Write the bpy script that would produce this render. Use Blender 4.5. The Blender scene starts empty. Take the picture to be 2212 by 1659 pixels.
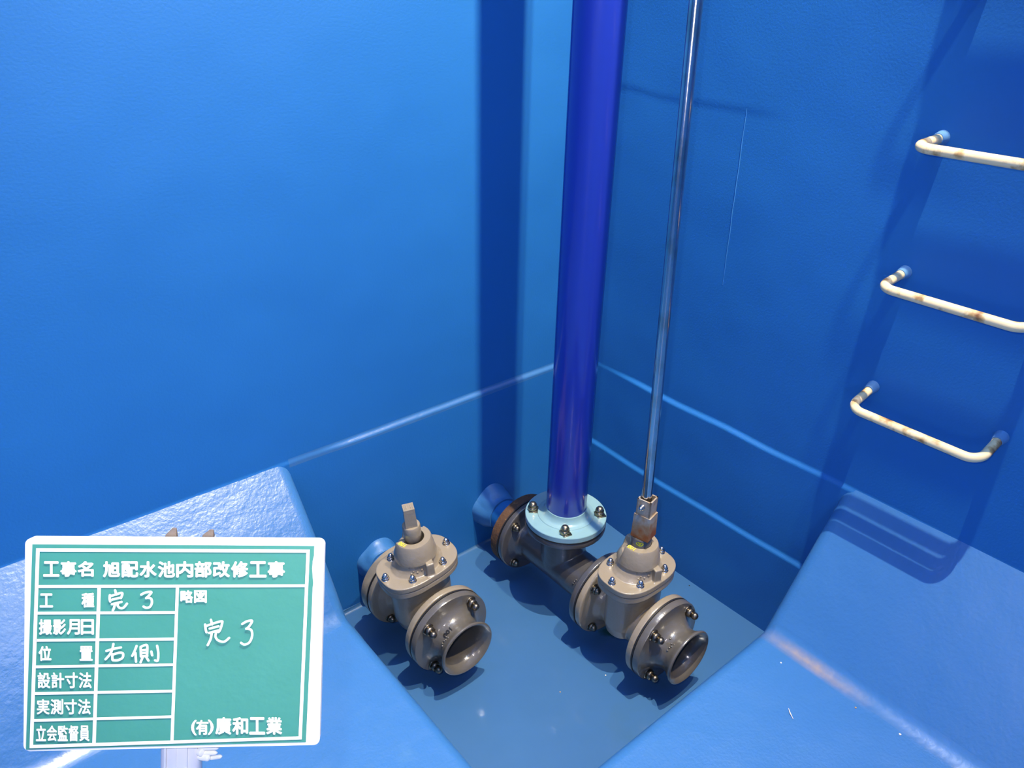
import bpy, bmesh, math, random
from mathutils import Vector, Matrix, noise
random.seed(7)
S = bpy.context.scene
COL = S.collection

# ------------------------------------------------------------------ camera
F_PX = 1641.1
cam_d = bpy.data.cameras.new('camera')
cam = bpy.data.objects.new('camera', cam_d)
COL.objects.link(cam)
cam_d.sensor_fit = 'HORIZONTAL'
cam_d.sensor_width = 36.0
cam_d.lens = F_PX / 2212 * 36.0
cam_d.clip_start = 0.02
R_ = Vector((0.76950134, -0.638301, 0.02096448))
U_ = Vector((0.28612895, 0.37391753, 0.88222214))
W_ = Vector((0.57096226, 0.67287258, -0.47036644))
CAM = Vector((-1.683, -1.62, 1.4509))
cam.matrix_world = Matrix(((R_.x, U_.x, -W_.x, CAM.x), (R_.y, U_.y, -W_.y, CAM.y), (R_.z, U_.z, -W_.z, CAM.z), (0, 0, 0, 1)))
S.camera = cam

# ------------------------------------------------------------------ world and light
w = bpy.data.worlds.new('world'); S.world = w; w.use_nodes = True
w.node_tree.nodes['Background'].inputs[0].default_value = (0.5, 0.62, 0.8, 1)
w.node_tree.nodes['Background'].inputs[1].default_value = 0.35
S.view_settings.view_transform = 'Standard'
S.view_settings.look = 'None'
S.view_settings.exposure = 0.0
S.view_settings.gamma = 1.0
S.view_settings.use_curve_mapping = False

def light(name, kind, loc, energy, color, size, target=None, **kw):
    d = bpy.data.lights.new(name, kind)
    d.energy = energy; d.color = color
    if kind == 'AREA':
        d.shape = 'DISK'; d.size = size
    else:
        d.shadow_soft_size = size
    for k, v in kw.items(): setattr(d, k, v)
    o = bpy.data.objects.new(name, d); COL.objects.link(o); o.location = loc
    if target is not None:
        o.rotation_euler = (Vector(target) - Vector(loc)).to_track_quat('-Z', 'Y').to_euler()
    return o
# reflector work lamp hung on a cord, aimed at the corner wall
light('work_lamp', 'SPOT', (-0.47, -1.39, 2.65), 262, (1.0, 0.82, 0.57), 0.028, (-1.0, 0.0, 0.7), spot_size=math.radians(78), spot_blend=0.75)
# ceiling lamp beside the ladder, high up under the roof
light('roof_lamp', 'POINT', (-0.50, -1.20, 4.75), 1150, (1.0, 0.87, 0.66), 0.016)
# soft fill light added further back in the tank to lift the walls
light('added_rear_fill', 'POINT', (-3.3, -3.1, 1.3), 40, (1.0, 0.90, 0.80), 0.22)
# the flash of the camera, beside and above the lens
light('camera_flash', 'SPOT', CAM - R_ * 0.05 + U_ * 0.05 - W_ * 0.0, 27, (1.0, 0.93, 0.97), 0.012, CAM + W_ * 2, spot_size=math.radians(95), spot_blend=0.6)

# ------------------------------------------------------------------ room numbers (metres)
PB, PA, HW, HH, PD = 1.0613, 0.9544, 0.2596, 0.3352, 0.2547     # pit x, pit y, haunch width, haunch height, pit depth
ROOM = 4.0
CEIL = 5.0

# ------------------------------------------------------------------ materials
def mat(name, color, rough=0.4, metal=0.0, spec=0.5, coat=0.0, coat_rough=0.05, bumps=(), var=None, emit=None):
    m = bpy.data.materials.new(name); m.use_nodes = True
    nt = m.node_tree; b = nt.nodes['Principled BSDF']
    b.inputs['Base Color'].default_value = (*color, 1)
    b.inputs['Roughness'].default_value = rough
    b.inputs['Metallic'].default_value = metal
    b.inputs['Specular IOR Level'].default_value = spec
    b.inputs['Coat Weight'].default_value = coat
    b.inputs['Coat Roughness'].default_value = coat_rough
    tc = nt.nodes.new('ShaderNodeTexCoord')
    last = None
    for sc, st, det in bumps:
        n = nt.nodes.new('ShaderNodeTexNoise'); n.inputs['Scale'].default_value = sc; n.inputs['Detail'].default_value = det
        nt.links.new(tc.outputs['Object'], n.inputs['Vector'])
        bp = nt.nodes.new('ShaderNodeBump'); bp.inputs['Strength'].default_value = 1.0; bp.inputs['Distance'].default_value = st
        nt.links.new(n.outputs['Fac'], bp.inputs['Height'])
        if last: nt.links.new(last.outputs['Normal'], bp.inputs['Normal'])
        last = bp
    if last:
        nt.links.new(last.outputs['Normal'], b.inputs['Normal'])
        if coat: nt.links.new(last.outputs['Normal'], b.inputs['Coat Normal'])
    if var:
        # var: list of (scale, detail, low, high, colour): layers of blotches with soft edges
        prev = None
        for sc, det, lo, hi, c in var:
            n = nt.nodes.new('ShaderNodeTexNoise'); n.inputs['Scale'].default_value = sc; n.inputs['Detail'].default_value = det
            nt.links.new(tc.outputs['Object'], n.inputs['Vector'])
            r = nt.nodes.new('ShaderNodeMapRange'); r.inputs['From Min'].default_value = lo; r.inputs['From Max'].default_value = hi
            nt.links.new(n.outputs['Fac'], r.inputs['Value'])
            mx = nt.nodes.new('ShaderNodeMix'); mx.data_type = 'RGBA'
            nt.links.new(r.outputs['Result'], mx.inputs[0])
            if prev: nt.links.new(prev.outputs[2], mx.inputs[6])
            else: mx.inputs[6].default_value = (*color, 1)
            mx.inputs[7].default_value = (*c, 1)
            prev = mx
        nt.links.new(prev.outputs[2], b.inputs['Base Color'])
    return m

WALLC = (0.0080, 0.120, 0.375)
FLOORC = (0.032, 0.143, 0.36)
M = {}
M['wall'] = mat('blue_wall_paint', WALLC, 0.58, spec=0.4, bumps=((2.2, 0.012, 2), (180, 0.0004, 2)), var=[(1.6, 3, 0.35, 0.75, (0.0105, 0.131, 0.40))])
M['floor'] = mat('blue_floor_paint', FLOORC, 0.42, bumps=((3.0, 0.010, 3), (26, 0.0014, 4), (160, 0.0005, 2)), var=[(2.5, 4, 0.5, 0.8, (0.041, 0.155, 0.37)), (9, 5, 0.62, 0.8, (0.048, 0.165, 0.355))])
M['haunch'] = mat('blue_slope_paint', FLOORC, 0.42, spec=0.6, bumps=((3.0, 0.010, 3), (16, 0.0012, 4), (110, 0.0006, 3)), var=[(2.5, 4, 0.5, 0.8, (0.038, 0.15, 0.37))])
M['haunch_left'] = mat('glossy_troweled_blue_paint', FLOORC, 0.42, spec=0.7, coat=0.6, coat_rough=0.34, bumps=((3.0, 0.010, 3), (22, 0.0022, 4), (120, 0.0010, 3)), var=[(2.5, 4, 0.5, 0.8, (0.038, 0.15, 0.37))])
M['seam'] = mat('glossy_seam_paint', FLOORC, 0.34, spec=0.9, coat=1.0, coat_rough=0.20, bumps=((8, 0.003, 3), (60, 0.0008, 4)), var=[(4, 4, 0.5, 0.8, (0.038, 0.15, 0.37))])
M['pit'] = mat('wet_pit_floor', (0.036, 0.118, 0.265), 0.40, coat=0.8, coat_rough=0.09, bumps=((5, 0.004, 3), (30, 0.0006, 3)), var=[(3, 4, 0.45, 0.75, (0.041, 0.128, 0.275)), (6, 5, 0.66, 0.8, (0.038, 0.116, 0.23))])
M['grey'] = mat('grey_valve_coating', (0.25, 0.207, 0.148), 0.32, coat=0.5, coat_rough=0.12, bumps=((70, 0.0010, 3), (300, 0.0002, 2)))
M['dark_grey'] = mat('dark_grey_fitting_coating', (0.062, 0.060, 0.063), 0.30, coat=0.6, coat_rough=0.10, bumps=((60, 0.0010, 3), (300, 0.0002, 2)))
M['bell'] = mat('bellmouth_coating', (0.098, 0.088, 0.074), 0.28, coat=0.7, coat_rough=0.10, bumps=((60, 0.0010, 3),))
M['black'] = mat('black_rubber', (0.012, 0.012, 0.014), 0.5)
M['steel'] = mat('stainless_steel', (0.62, 0.58, 0.52), 0.22, metal=1.0, bumps=((200, 0.0002, 2),))
M['bronze'] = mat('bronze_bolt', (0.42, 0.33, 0.20), 0.28, metal=1.0, bumps=((200, 0.0002, 2),))
M['bolt_dark'] = mat('dull_bolt', (0.20, 0.17, 0.13), 0.35, metal=1.0, bumps=((200, 0.0003, 2),))
M['chrome'] = mat('polished_steel_rod', (0.58, 0.56, 0.54), 0.16, metal=1.0, bumps=((40, 0.0003, 2),), var=[(14, 4, 0.5, 0.75, (0.40, 0.33, 0.27))])
M['pipe'] = mat('deep_blue_pipe_plastic', (0.014, 0.036, 0.36), 0.22, coat=0.3, coat_rough=0.15, bumps=((8, 0.0006, 2),))
M['pale'] = mat('pale_blue_flange_paint', (0.20, 0.345, 0.39), 0.25, coat=0.5, coat_rough=0.1, bumps=((50, 0.0008, 3),), var=[(22, 5, 0.55, 0.8, (0.17, 0.31, 0.37))])
M['rust'] = mat('rusty_steel', (0.085, 0.040, 0.018), 0.8, bumps=((90, 0.003, 5),), var=[(30, 5, 0.4, 0.65, (0.05, 0.025, 0.015)), (55, 4, 0.6, 0.7, (0.20, 0.10, 0.035))])
M['yellow'] = mat('yellow_paint', (0.75, 0.62, 0.05), 0.5)
M['sticker'] = mat('yellow_green_sticker', (0.42, 0.45, 0.02), 0.4, var=[(420, 2, 0.5, 0.56, (0.05, 0.08, 0.01))])
M['white'] = mat('white_plastic', (0.85, 0.84, 0.82), 0.4)
M['green'] = mat('green_board', (0.045, 0.255, 0.19), 0.45, bumps=((120, 0.0002, 2),), var=[(8, 3, 0.4, 0.7, (0.052, 0.275, 0.21))])
M['print'] = mat('white_print', (0.9, 0.9, 0.88), 0.5)
M['chalk'] = mat('chalk', (0.66, 0.80, 0.82), 0.9)
M['post'] = mat('grey_plastic_post', (0.80, 0.78, 0.76), 0.4, bumps=((30, 0.002, 2),))
M['cream'] = mat('cream_plastic', (0.95, 0.92, 0.82), 0.5)
M['clip'] = mat('tan_clip', (0.16, 0.125, 0.10), 0.6)
M['patch'] = mat('light_blue_touch_up_paint', (0.11, 0.26, 0.46), 0.5)
M['splinter'] = mat('pale_wood', (0.75, 0.68, 0.6), 0.8)
M['speck'] = mat('tan_grit', (0.45, 0.30, 0.17), 0.8)
M['algae'] = mat('dark_green_slime', (0.004, 0.045, 0.035), 0.25)

def rung_mat():
    m = bpy.data.materials.new('cream_rung_coating'); m.use_nodes = True
    nt = m.node_tree; b = nt.nodes['Principled BSDF']; b.inputs['Roughness'].default_value = 0.42
    tc = nt.nodes.new('ShaderNodeTexCoord')
    n = nt.nodes.new('ShaderNodeTexNoise'); n.inputs['Scale'].default_value = 28; n.inputs['Detail'].default_value = 5
    nt.links.new(tc.outputs['Object'], n.inputs['Vector'])
    sx = nt.nodes.new('ShaderNodeSeparateXYZ'); nt.links.new(tc.outputs['Object'], sx.inputs[0])
    # rust gathers on the two short legs close to the wall and under the bar
    r1 = nt.nodes.new('ShaderNodeMapRange'); r1.inputs['From Min'].default_value = -0.10; r1.inputs['From Max'].default_value = -0.03
    nt.links.new(sx.outputs['X'], r1.inputs['Value'])
    a = nt.nodes.new('ShaderNodeMath'); a.operation = 'MULTIPLY_ADD'; a.inputs[1].default_value = 0.10
    nt.links.new(r1.outputs['Result'], a.inputs[0]); nt.links.new(n.outputs['Fac'], a.inputs[2])
    cr = nt.nodes.new('ShaderNodeValToRGB'); nt.links.new(a.outputs[0], cr.inputs[0])
    e = cr.color_ramp.elements
    e[0].position = 0.54; e[0].color = (0.84, 0.66, 0.36, 1)
    e[1].position = 0.74; e[1].color = (0.20, 0.085, 0.03, 1)
    x = cr.color_ramp.elements.new(0.64); x.color = (0.50, 0.31, 0.12, 1)
    nt.links.new(cr.outputs[0], b.inputs['Base Color'])
    bp = nt.nodes.new('ShaderNodeBump'); bp.inputs['Distance'].default_value = 0.001
    nt.links.new(n.outputs['Fac'], bp.inputs['Height']); nt.links.new(bp.outputs[0], b.inputs['Normal'])
    return m
M['rung'] = rung_mat()

def coupling_mat():
    m = bpy.data.materials.new('rust_stained_coupling'); m.use_nodes = True
    nt = m.node_tree; b = nt.nodes['Principled BSDF']; b.inputs['Roughness'].default_value = 0.45; b.inputs['Metallic'].default_value = 0.35
    tc = nt.nodes.new('ShaderNodeTexCoord')
    n = nt.nodes.new('ShaderNodeTexNoise'); n.inputs['Scale'].default_value = 45; n.inputs['Detail'].default_value = 5
    nt.links.new(tc.outputs['Object'], n.inputs['Vector'])
    sx = nt.nodes.new('ShaderNodeSeparateXYZ'); nt.links.new(tc.outputs['Object'], sx.inputs[0])
    r1 = nt.nodes.new('ShaderNodeMapRange'); r1.inputs['From Min'].default_value = 0.06; r1.inputs['From Max'].default_value = 0.0
    nt.links.new(sx.outputs['Z'], r1.inputs['Value'])
    a = nt.nodes.new('ShaderNodeMath'); a.operation = 'MULTIPLY_ADD'; a.inputs[1].default_value = 0.55
    nt.links.new(r1.outputs['Result'], a.inputs[0]); nt.links.new(n.outputs['Fac'], a.inputs[2])
    cr = nt.nodes.new('ShaderNodeValToRGB'); nt.links.new(a.outputs[0], cr.inputs[0])
    e = cr.color_ramp.elements
    e[0].position = 0.45; e[0].color = (0.40, 0.36, 0.30, 1)
    e[1].position = 1.0; e[1].color = (0.30, 0.09, 0.02, 1)
    x = cr.color_ramp.elements.new(0.7); x.color = (0.34, 0.22, 0.12, 1)
    nt.links.new(cr.outputs[0], b.inputs['Base Color'])
    return m
M['coupling'] = coupling_mat()

def floor_stain(m):
    """brown dirt left along the foot of the right-hand slope near the pit"""
    nt = m.node_tree; b = nt.nodes['Principled BSDF']
    src = b.inputs['Base Color'].links[0].from_socket
    g = nt.nodes.new('ShaderNodeTexCoord')
    sep = nt.nodes.new('ShaderNodeSeparateXYZ'); nt.links.new(g.outputs['Object'], sep.inputs[0])
    def band(out, c, wd):
        s = nt.nodes.new('ShaderNodeMath'); s.operation = 'SUBTRACT'; s.inputs[1].default_value = c; nt.links.new(out, s.inputs[0])
        ab = nt.nodes.new('ShaderNodeMath'); ab.operation = 'ABSOLUTE'; nt.links.new(s.outputs[0], ab.inputs[0])
        r = nt.nodes.new('ShaderNodeMapRange'); r.inputs['From Min'].default_value = wd; r.inputs['From Max'].default_value = 0.0
        nt.links.new(ab.outputs[0], r.inputs['Value']); return r.outputs['Result']
    a = band(sep.outputs['X'], -HW - 0.012, 0.022); c = band(sep.outputs['Y'], -1.10, 0.16)
    n = nt.nodes.new('ShaderNodeTexNoise'); n.inputs['Scale'].default_value = 45; n.inputs['Detail'].default_value = 6; nt.links.new(g.outputs['Object'], n.inputs['Vector'])
    m1 = nt.nodes.new('ShaderNodeMath'); m1.operation = 'MULTIPLY'; nt.links.new(a, m1.inputs[0]); nt.links.new(c, m1.inputs[1])
    m2 = nt.nodes.new('ShaderNodeMath'); m2.operation = 'MULTIPLY'; nt.links.new(m1.outputs[0], m2.inputs[0]); nt.links.new(n.outputs['Fac'], m2.inputs[1])
    m3 = nt.nodes.new('ShaderNodeMath'); m3.operation = 'MULTIPLY'; m3.inputs[1].default_value = 1.5; m3.use_clamp = True; nt.links.new(m2.outputs[0], m3.inputs[0])
    mx = nt.nodes.new('ShaderNodeMix'); mx.data_type = 'RGBA'
    nt.links.new(m3.outputs[0], mx.inputs[0]); nt.links.new(src, mx.inputs[6]); mx.inputs[7].default_value = (0.36, 0.26, 0.19, 1)
    nt.links.new(mx.outputs[2], b.inputs['Base Color'])
floor_stain(M['floor']); floor_stain(M['seam'])
def slime(m, c, r):
    nt = m.node_tree; b = nt.nodes['Principled BSDF']; src = b.inputs['Base Color'].links[0].from_socket
    g = nt.nodes.new('ShaderNodeTexCoord'); d = nt.nodes.new('ShaderNodeVectorMath'); d.operation = 'DISTANCE'; d.inputs[1].default_value = c
    nt.links.new(g.outputs['Object'], d.inputs[0])
    n = nt.nodes.new('ShaderNodeTexNoise'); n.inputs['Scale'].default_value = 30; nt.links.new(g.outputs['Object'], n.inputs['Vector'])
    a = nt.nodes.new('ShaderNodeMath'); a.operation = 'MULTIPLY_ADD'; a.inputs[1].default_value = 0.06; nt.links.new(n.outputs['Fac'], a.inputs[0]); nt.links.new(d.outputs['Value'], a.inputs[2])
    k = nt.nodes.new('ShaderNodeMapRange'); k.inputs['From Min'].default_value = r + 0.035; k.inputs['From Max'].default_value = r + 0.015; nt.links.new(a.outputs[0], k.inputs['Value'])
    mx = nt.nodes.new('ShaderNodeMix'); mx.data_type = 'RGBA'; nt.links.new(k.outputs['Result'], mx.inputs[0]); nt.links.new(src, mx.inputs[6]); mx.inputs[7].default_value = (0.008, 0.055, 0.05, 1)
    nt.links.new(mx.outputs[2], b.inputs['Base Color'])
slime(M['pit'], (-0.375, -0.56, -PD), 0.030)

# ------------------------------------------------------------------ mesh helpers
def obj(name, bm, m, parent=None, smooth=None, loc=None, rot=None):
    """link a bmesh as ONE object; smooth = angle in degrees under which edges are shaded smooth"""
    me = bpy.data.meshes.new(name)
    bm.normal_update()
    if smooth is not None:
        for f in bm.faces: f.smooth = True
        for e in bm.edges:
            if len(e.link_faces) == 2 and e.calc_face_angle(0) > math.radians(smooth): e.smooth = False
    bm.to_mesh(me); bm.free()
    for mm in (m if isinstance(m, (list, tuple)) else [m]): me.materials.append(mm)
    o = bpy.data.objects.new(name, me); COL.objects.link(o)
    if parent: o.parent = parent
    if loc is not None: o.location = loc
    if rot is not None: o.rotation_euler = rot
    return o

def struct(name, bm, m, smooth=None):
    o = obj(name, bm, m, None, smooth); o['kind'] = 'structure'; return o

def thing(name, label, cat, loc=(0, 0, 0), rot=(0, 0, 0), group=None):
    o = bpy.data.objects.new(name, None); COL.objects.link(o)
    o.empty_display_size = 0.05
    o.location = loc; o.rotation_euler = rot
    o['label'] = label; o['category'] = cat
    if group: o['group'] = group
    return o

def tag(o, label, cat, group=None):
    o['label'] = label; o['category'] = cat
    if group: o['group'] = group
    return o

AX = {'z': Matrix.Identity(4),
      'y-': Matrix.Rotation(math.radians(90), 4, 'X'),    # local +z -> world -y
      'y+': Matrix.Rotation(math.radians(-90), 4, 'X'),
      'x+': Matrix.Rotation(math.radians(90), 4, 'Y'),
      'x-': Matrix.Rotation(math.radians(-90), 4, 'Y')}

def lathe(bm, prof, seg=64, ax='z', org=(0, 0, 0), closed=False, mi=0, cap=True, M2=None):
    """prof: list of (radius, height); radius 0 makes a pole"""
    T = Matrix.Translation(org) @ (M2 if M2 is not None else AX[ax])
    rings = []
    for r, h in prof:
        if r < 1e-7:
            rings.append([bm.verts.new(T @ Vector((0, 0, h)))])
        else:
            rings.append([bm.verts.new(T @ Vector((r * math.cos(2 * math.pi * k / seg), r * math.sin(2 * math.pi * k / seg), h))) for k in range(seg)])
    n = len(rings)
    for i in range(n if closed else n - 1):
        a, b = rings[i], rings[(i + 1) % n]
        if len(a) == 1 and len(b) == 1: continue
        for k in range(seg):
            k2 = (k + 1) % seg
            if len(a) == 1: f = bm.faces.new((a[0], b[k2], b[k]))
            elif len(b) == 1: f = bm.faces.new((a[k], a[k2], b[0]))
            else: f = bm.faces.new((a[k], a[k2], b[k2], b[k]))
            f.material_index = mi
    if cap and not closed:
        if len(rings[0]) > 1: bm.faces.new(list(reversed(rings[0]))).material_index = mi
        if len(rings[-1]) > 1: bm.faces.new(rings[-1]).material_index = mi

def rnd(r0, h0, r1, h1, kind, rad, n=4):
    return None

def box(bm, c, s, M2=None, mi=0, taper=1.0):
    T = Matrix.Translation(c) @ (M2 if M2 is not None else Matrix.Identity(4))
    v = []
    for z in (-1, 1):
        k = taper if z > 0 else 1.0
        for x, y in ((-1, -1), (1, -1), (1, 1), (-1, 1)):
            v.append(bm.verts.new(T @ Vector((x * s[0] / 2 * k, y * s[1] / 2 * k, z * s[2] / 2))))
    for f in ((3, 2, 1, 0), (4, 5, 6, 7), (0, 1, 5, 4), (1, 2, 6, 5), (2, 3, 7, 6), (3, 0, 4, 7)):
        bm.faces.new([v[i] for i in f]).material_index = mi
    return v

def bevel_all(bm, w, seg=2, ang=30):
    es = [e for e in bm.edges if len(e.link_faces) == 2 and e.calc_face_angle(0) > math.radians(ang)]
    if es: bmesh.ops.bevel(bm, geom=es, offset=w, segments=seg, profile=0.5, affect='EDGES', clamp_overlap=True)

def outline_prism(bm, pts, z0, z1, T=None, mi=0):
    T = T if T is not None else Matrix.Identity(4)
    a = [bm.verts.new(T @ Vector((x, y, z0))) for x, y in pts]
    b = [bm.verts.new(T @ Vector((x, y, z1))) for x, y in pts]
    n = len(pts)
    bm.faces.new(list(reversed(a))).material_index = mi
    bm.faces.new(b).material_index = mi
    for i in range(n):
        bm.faces.new((a[i], a[(i + 1) % n], b[(i + 1) % n], b[i])).material_index = mi

def loft(bm, rings, cap=True, mi=0):
    vs = [[bm.verts.new(p) for p in r] for r in rings]
    n = len(vs[0])
    for a, b in zip(vs[:-1], vs[1:]):
        for i in range(n):
            bm.faces.new((a[i], a[(i + 1) % n], b[(i + 1) % n], b[i])).material_index = mi
    if cap:
        bm.faces.new(list(reversed(vs[0]))).material_index = mi; bm.faces.new(vs[-1]).material_index = mi

def superell(A, B, e=0.75, n=72):
    out = []
    for k in range(n):
        t = 2 * math.pi * k / n; c, s = math.cos(t), math.sin(t)
        out.append((A * math.copysign(abs(c) ** e, c), B * math.copysign(abs(s) ** e, s)))
    return out

def tube(bm, pts, r, seg=20, mi=None):
    """round bar through the points with parallel-transported frames; mi: material index per point span"""
    P = [Vector(p) for p in pts]
    n = len(P); T = []
    for i in range(n):
        a = P[max(i - 1, 0)]; b = P[min(i + 1, n - 1)]; T.append((b - a).normalized())
    up = Vector((0, 0, 1)) if abs(T[0].z) < 0.9 else Vector((1, 0, 0))
    N = (up - T[0] * up.dot(T[0])).normalized()
    rings = []
    for i in range(n):
        N = (N - T[i] * N.dot(T[i])).normalized(); B = T[i].cross(N)
        rr = r[i] if isinstance(r, (list, tuple)) else r
        rings.append([bm.verts.new(P[i] + (N * math.cos(2 * math.pi * k / seg) + B * math.sin(2 * math.pi * k / seg)) * rr) for k in range(seg)])
    for i in range(n - 1):
        for k in range(seg):
            f = bm.faces.new((rings[i][k], rings[i][(k + 1) % seg], rings[i + 1][(k + 1) % seg], rings[i + 1][k]))
            if mi: f.material_index = mi[i]
    bm.faces.new(list(reversed(rings[0]))).material_index = mi[0] if mi else 0
    bm.faces.new(rings[-1]).material_index = mi[-1] if mi else 0

def cast(name, bm, m, parent, voxel=0.0022, smooth_it=6, fac=0.5):
    """melt overlapping solids into one cast surface with soft inner corners"""
    bmesh.ops.recalc_face_normals(bm, faces=bm.faces)
    o = obj(name, bm, m, None)
    r = o.modifiers.new('r', 'REMESH'); r.mode = 'VOXEL'; r.voxel_size = voxel; r.use_smooth_shade = True
    s = o.modifiers.new('s', 'SMOOTH'); s.factor = fac; s.iterations = smooth_it
    dg = bpy.context.evaluated_depsgraph_get()
    me = bpy.data.meshes.new_from_object(o.evaluated_get(dg))
    o.modifiers.clear(); old = o.data; o.data = me; bpy.data.meshes.remove(old)
    me.name = name
    for p in me.polygons: p.use_smooth = True
    if not me.materials: me.materials.append(m)
    o.parent = parent
    return o

def text_mesh(s, size, offset=0.0, extrude=0.0):
    c = bpy.data.curves.new('t', 'FONT'); c.body = s; c.size = size; c.offset = offset; c.extrude = extrude
    c.align_x = 'CENTER'; c.align_y = 'CENTER'; c.resolution_u = 3
    t = bpy.data.objects.new('t', c); COL.objects.link(t)
    dg = bpy.context.evaluated_depsgraph_get()
    me = bpy.data.meshes.new_from_object(t.evaluated_get(dg))
    bpy.data.objects.remove(t); bpy.data.curves.remove(c)
    return me

# ------------------------------------------------------------------ the tank
def sstep(a, b, x):
    t = min(1, max(0, (x - a) / (b - a))); return t * t * (3 - 2 * t)

def wall_grid(us, vs, fn, flip=False):
    bm = bmesh.new()
    g = [[bm.verts.new(fn(u, v)) for u in us] for v in vs]
    for i in range(len(vs) - 1):
        for j in range(len(us) - 1):
            q = (g[i][j], g[i][j + 1], g[i + 1][j + 1], g[i + 1][j])
            bm.faces.new(q if not flip else tuple(reversed(q)))
    return bm
def lin(a, b, n): return [a + (b - a) * i / n for i in range(n + 1)]
along = lin(-ROOM, -1.3, 27)[:-1] + lin(-1.3, 0, 104)
zs = sorted(set([round(z, 4) for z in lin(-0.30, 0.02, 8) + lin(0.02, 0.055, 10) + lin(0.055, 0.30, 12) + lin(0.30, 0.345, 15) + lin(0.345, 1.12, 22) + lin(1.12, 1.26, 16) + lin(1.26, CEIL, 40)]))

def right_prof(y, z):
    n = noise.noise(Vector((y * 6, 3.1, 0))) * 0.004
    k1 = 0.002 + 0.009 * sstep(-0.10, -0.30, y) * (0.55 + 0.45 * sstep(-0.98, -0.6, y))
    x = -k1 * sstep(HH + 0.001 + n, HH - 0.013 + n, z)
    x -= 0.009 * sstep(0.040 + n * .5, 0.026 + n * .5, z)
    # slight overhang of the paint lap high up near the corner
    zl = 1.196 - 0.012 * sstep(-0.10, -0.24, y)
    amp = 0.0018 * sstep(-0.66, -0.45, y)
    x -= amp * sstep(zl - 0.012, zl + 0.006, z) * sstep(zl + 0.30, zl + 0.02, z)
    return x
bm = wall_grid(along, zs, lambda y, z: Vector((right_prof(y, z), y, z)), flip=False)
wr = struct('wall_right', bm, M['wall'], 180)
def left_prof(x, z):
    n = noise.noise(Vector((x * 5, 9.3, 0))) * 0.003 + noise.noise(Vector((x * 21, 9.3, 0))) * 0.0012
    k = 0.0035 + 0.006 * sstep(-1.0, -0.85, x)
    return -k * sstep(HH + 0.004 + n, HH - 0.009 + n, z)
bm = wall_grid(along, zs, lambda x, z: Vector((x, left_prof(x, z), z)), flip=True)
for f in bm.faces:      # thick glossy paint on the small ledge along the pit
    c_ = f.calc_center_median()
    if HH - 0.016 < c_.z < HH + 0.008 and c_.x > -PB: f.material_index = 1
wl = struct('wall_left', bm, [M['wall'], M['seam']], 180)
bm = bmesh.new(); box(bm, (-ROOM - 0.05, -ROOM / 2, CEIL / 2), (0.1, ROOM, CEIL)); struct('wall_back', bm, M['wall'])
bm = bmesh.new(); box(bm, (-ROOM / 2, -ROOM - 0.05, CEIL / 2), (ROOM, 0.1, CEIL)); struct('wall_front', bm, M['wall'])
# ceiling with the ladder hatch left open
bm = bmesh.new()
hx0, hx1, hy0, hy1 = -0.62, -0.0, -1.40, -0.80
for (x0, x1, y0, y1) in ((-ROOM, hx0, -ROOM, 0), (hx1, 0.0, -ROOM, 0), (hx0, hx1, -ROOM, hy0), (hx0, hx1, hy1, 0)):
    box(bm, ((x0 + x1) / 2, (y0 + y1) / 2, CEIL + 0.1), (x1 - x0, y1 - y0, 0.2))
struct('ceiling', bm, M['wall'])

# floor, slopes along both walls and the sunken pit in the corner: one welded shell
bm = bmesh.new()
bw = bm.edges.layers.float.new('bevel_weight_edge')
V = {}
def vt(k, *p): V[k] = bm.verts.new(p)
vt('fl0', -ROOM, 0, HH); vt('fl1', -PB, 0, HH); vt('fl2', -PB, -HW, 0); vt('fl3', -ROOM, -HW, 0)
vt('fr0', 0, -ROOM, HH); vt('fr1', 0, -PA, HH); vt('fr2', -HW, -PA, 0); vt('fr3', -HW, -ROOM, 0)
vt('c', -PB, -PA, 0); vt('e0', -ROOM, -PA, 0); vt('e1', -ROOM, -ROOM, 0); vt('e2', -PB, -ROOM, 0)
vt('p0', 0, 0, -PD); vt('p1', -PB, 0, -PD); vt('p2', -PB, -PA, -PD); vt('p3', 0, -PA, -PD)
def fc(ks, mi): f = bm.faces.new([V[k] for k in ks]); f.material_index = mi; return f
NB = 7      # the left slope is slightly rounded: strips with a shallow bulge
for k in range(1, NB):
    t = k / NB; s_ = 0.010 * math.sin(math.pi * t); y_, z_ = -HW * t - s_ * 0.79, HH * (1 - t) + s_ * 0.61
    vt('ba%d' % k, -ROOM, y_, z_); vt('bb%d' % k, -PB, y_, z_)
A_ = ['fl0'] + ['ba%d' % k for k in range(1, NB)] + ['fl3']; B_ = ['fl1'] + ['bb%d' % k for k in range(1, NB)] + ['fl2']
for k in range(NB): fc((A_[k], A_[k + 1], B_[k + 1], B_[k]), 3)
fc(('fr0', 'fr1', 'fr2', 'fr3'), 1)
fc(('fl3', 'e0', 'c', 'fl2'), 0)
fc(('e0', 'e1', 'e2', 'c'), 0)
fc(('c', 'e2', 'fr3', 'fr2'), 0)
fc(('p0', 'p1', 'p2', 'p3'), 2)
fc(tuple(B_) + ('c', 'p2', 'p1'), 0)
fc(('fr1', 'p3', 'p2', 'c', 'fr2'), 0)
bmesh.ops.recalc_face_normals(bm, faces=bm.faces)
if sum(f.normal.z for f in bm.faces) < 0: bmesh.ops.reverse_faces(bm, faces=bm.faces)
def edges_between(pairs):
    s = []
    for a, b in pairs:
        for e in V[a].link_edges:
            if e.other_vert(V[a]) == V[b]: s.append(e)
    return s
def bev(pairs, w, seg):
    bmesh.ops.bevel(bm, geom=edges_between(pairs), offset=w, segments=seg, profile=0.5, affect='EDGES', clamp_overlap=True)
allp = list(zip(B_[:-1], B_[1:])) + [('fl2', 'c'), ('c', 'fr2'), ('fr2', 'fr1')]
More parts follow.
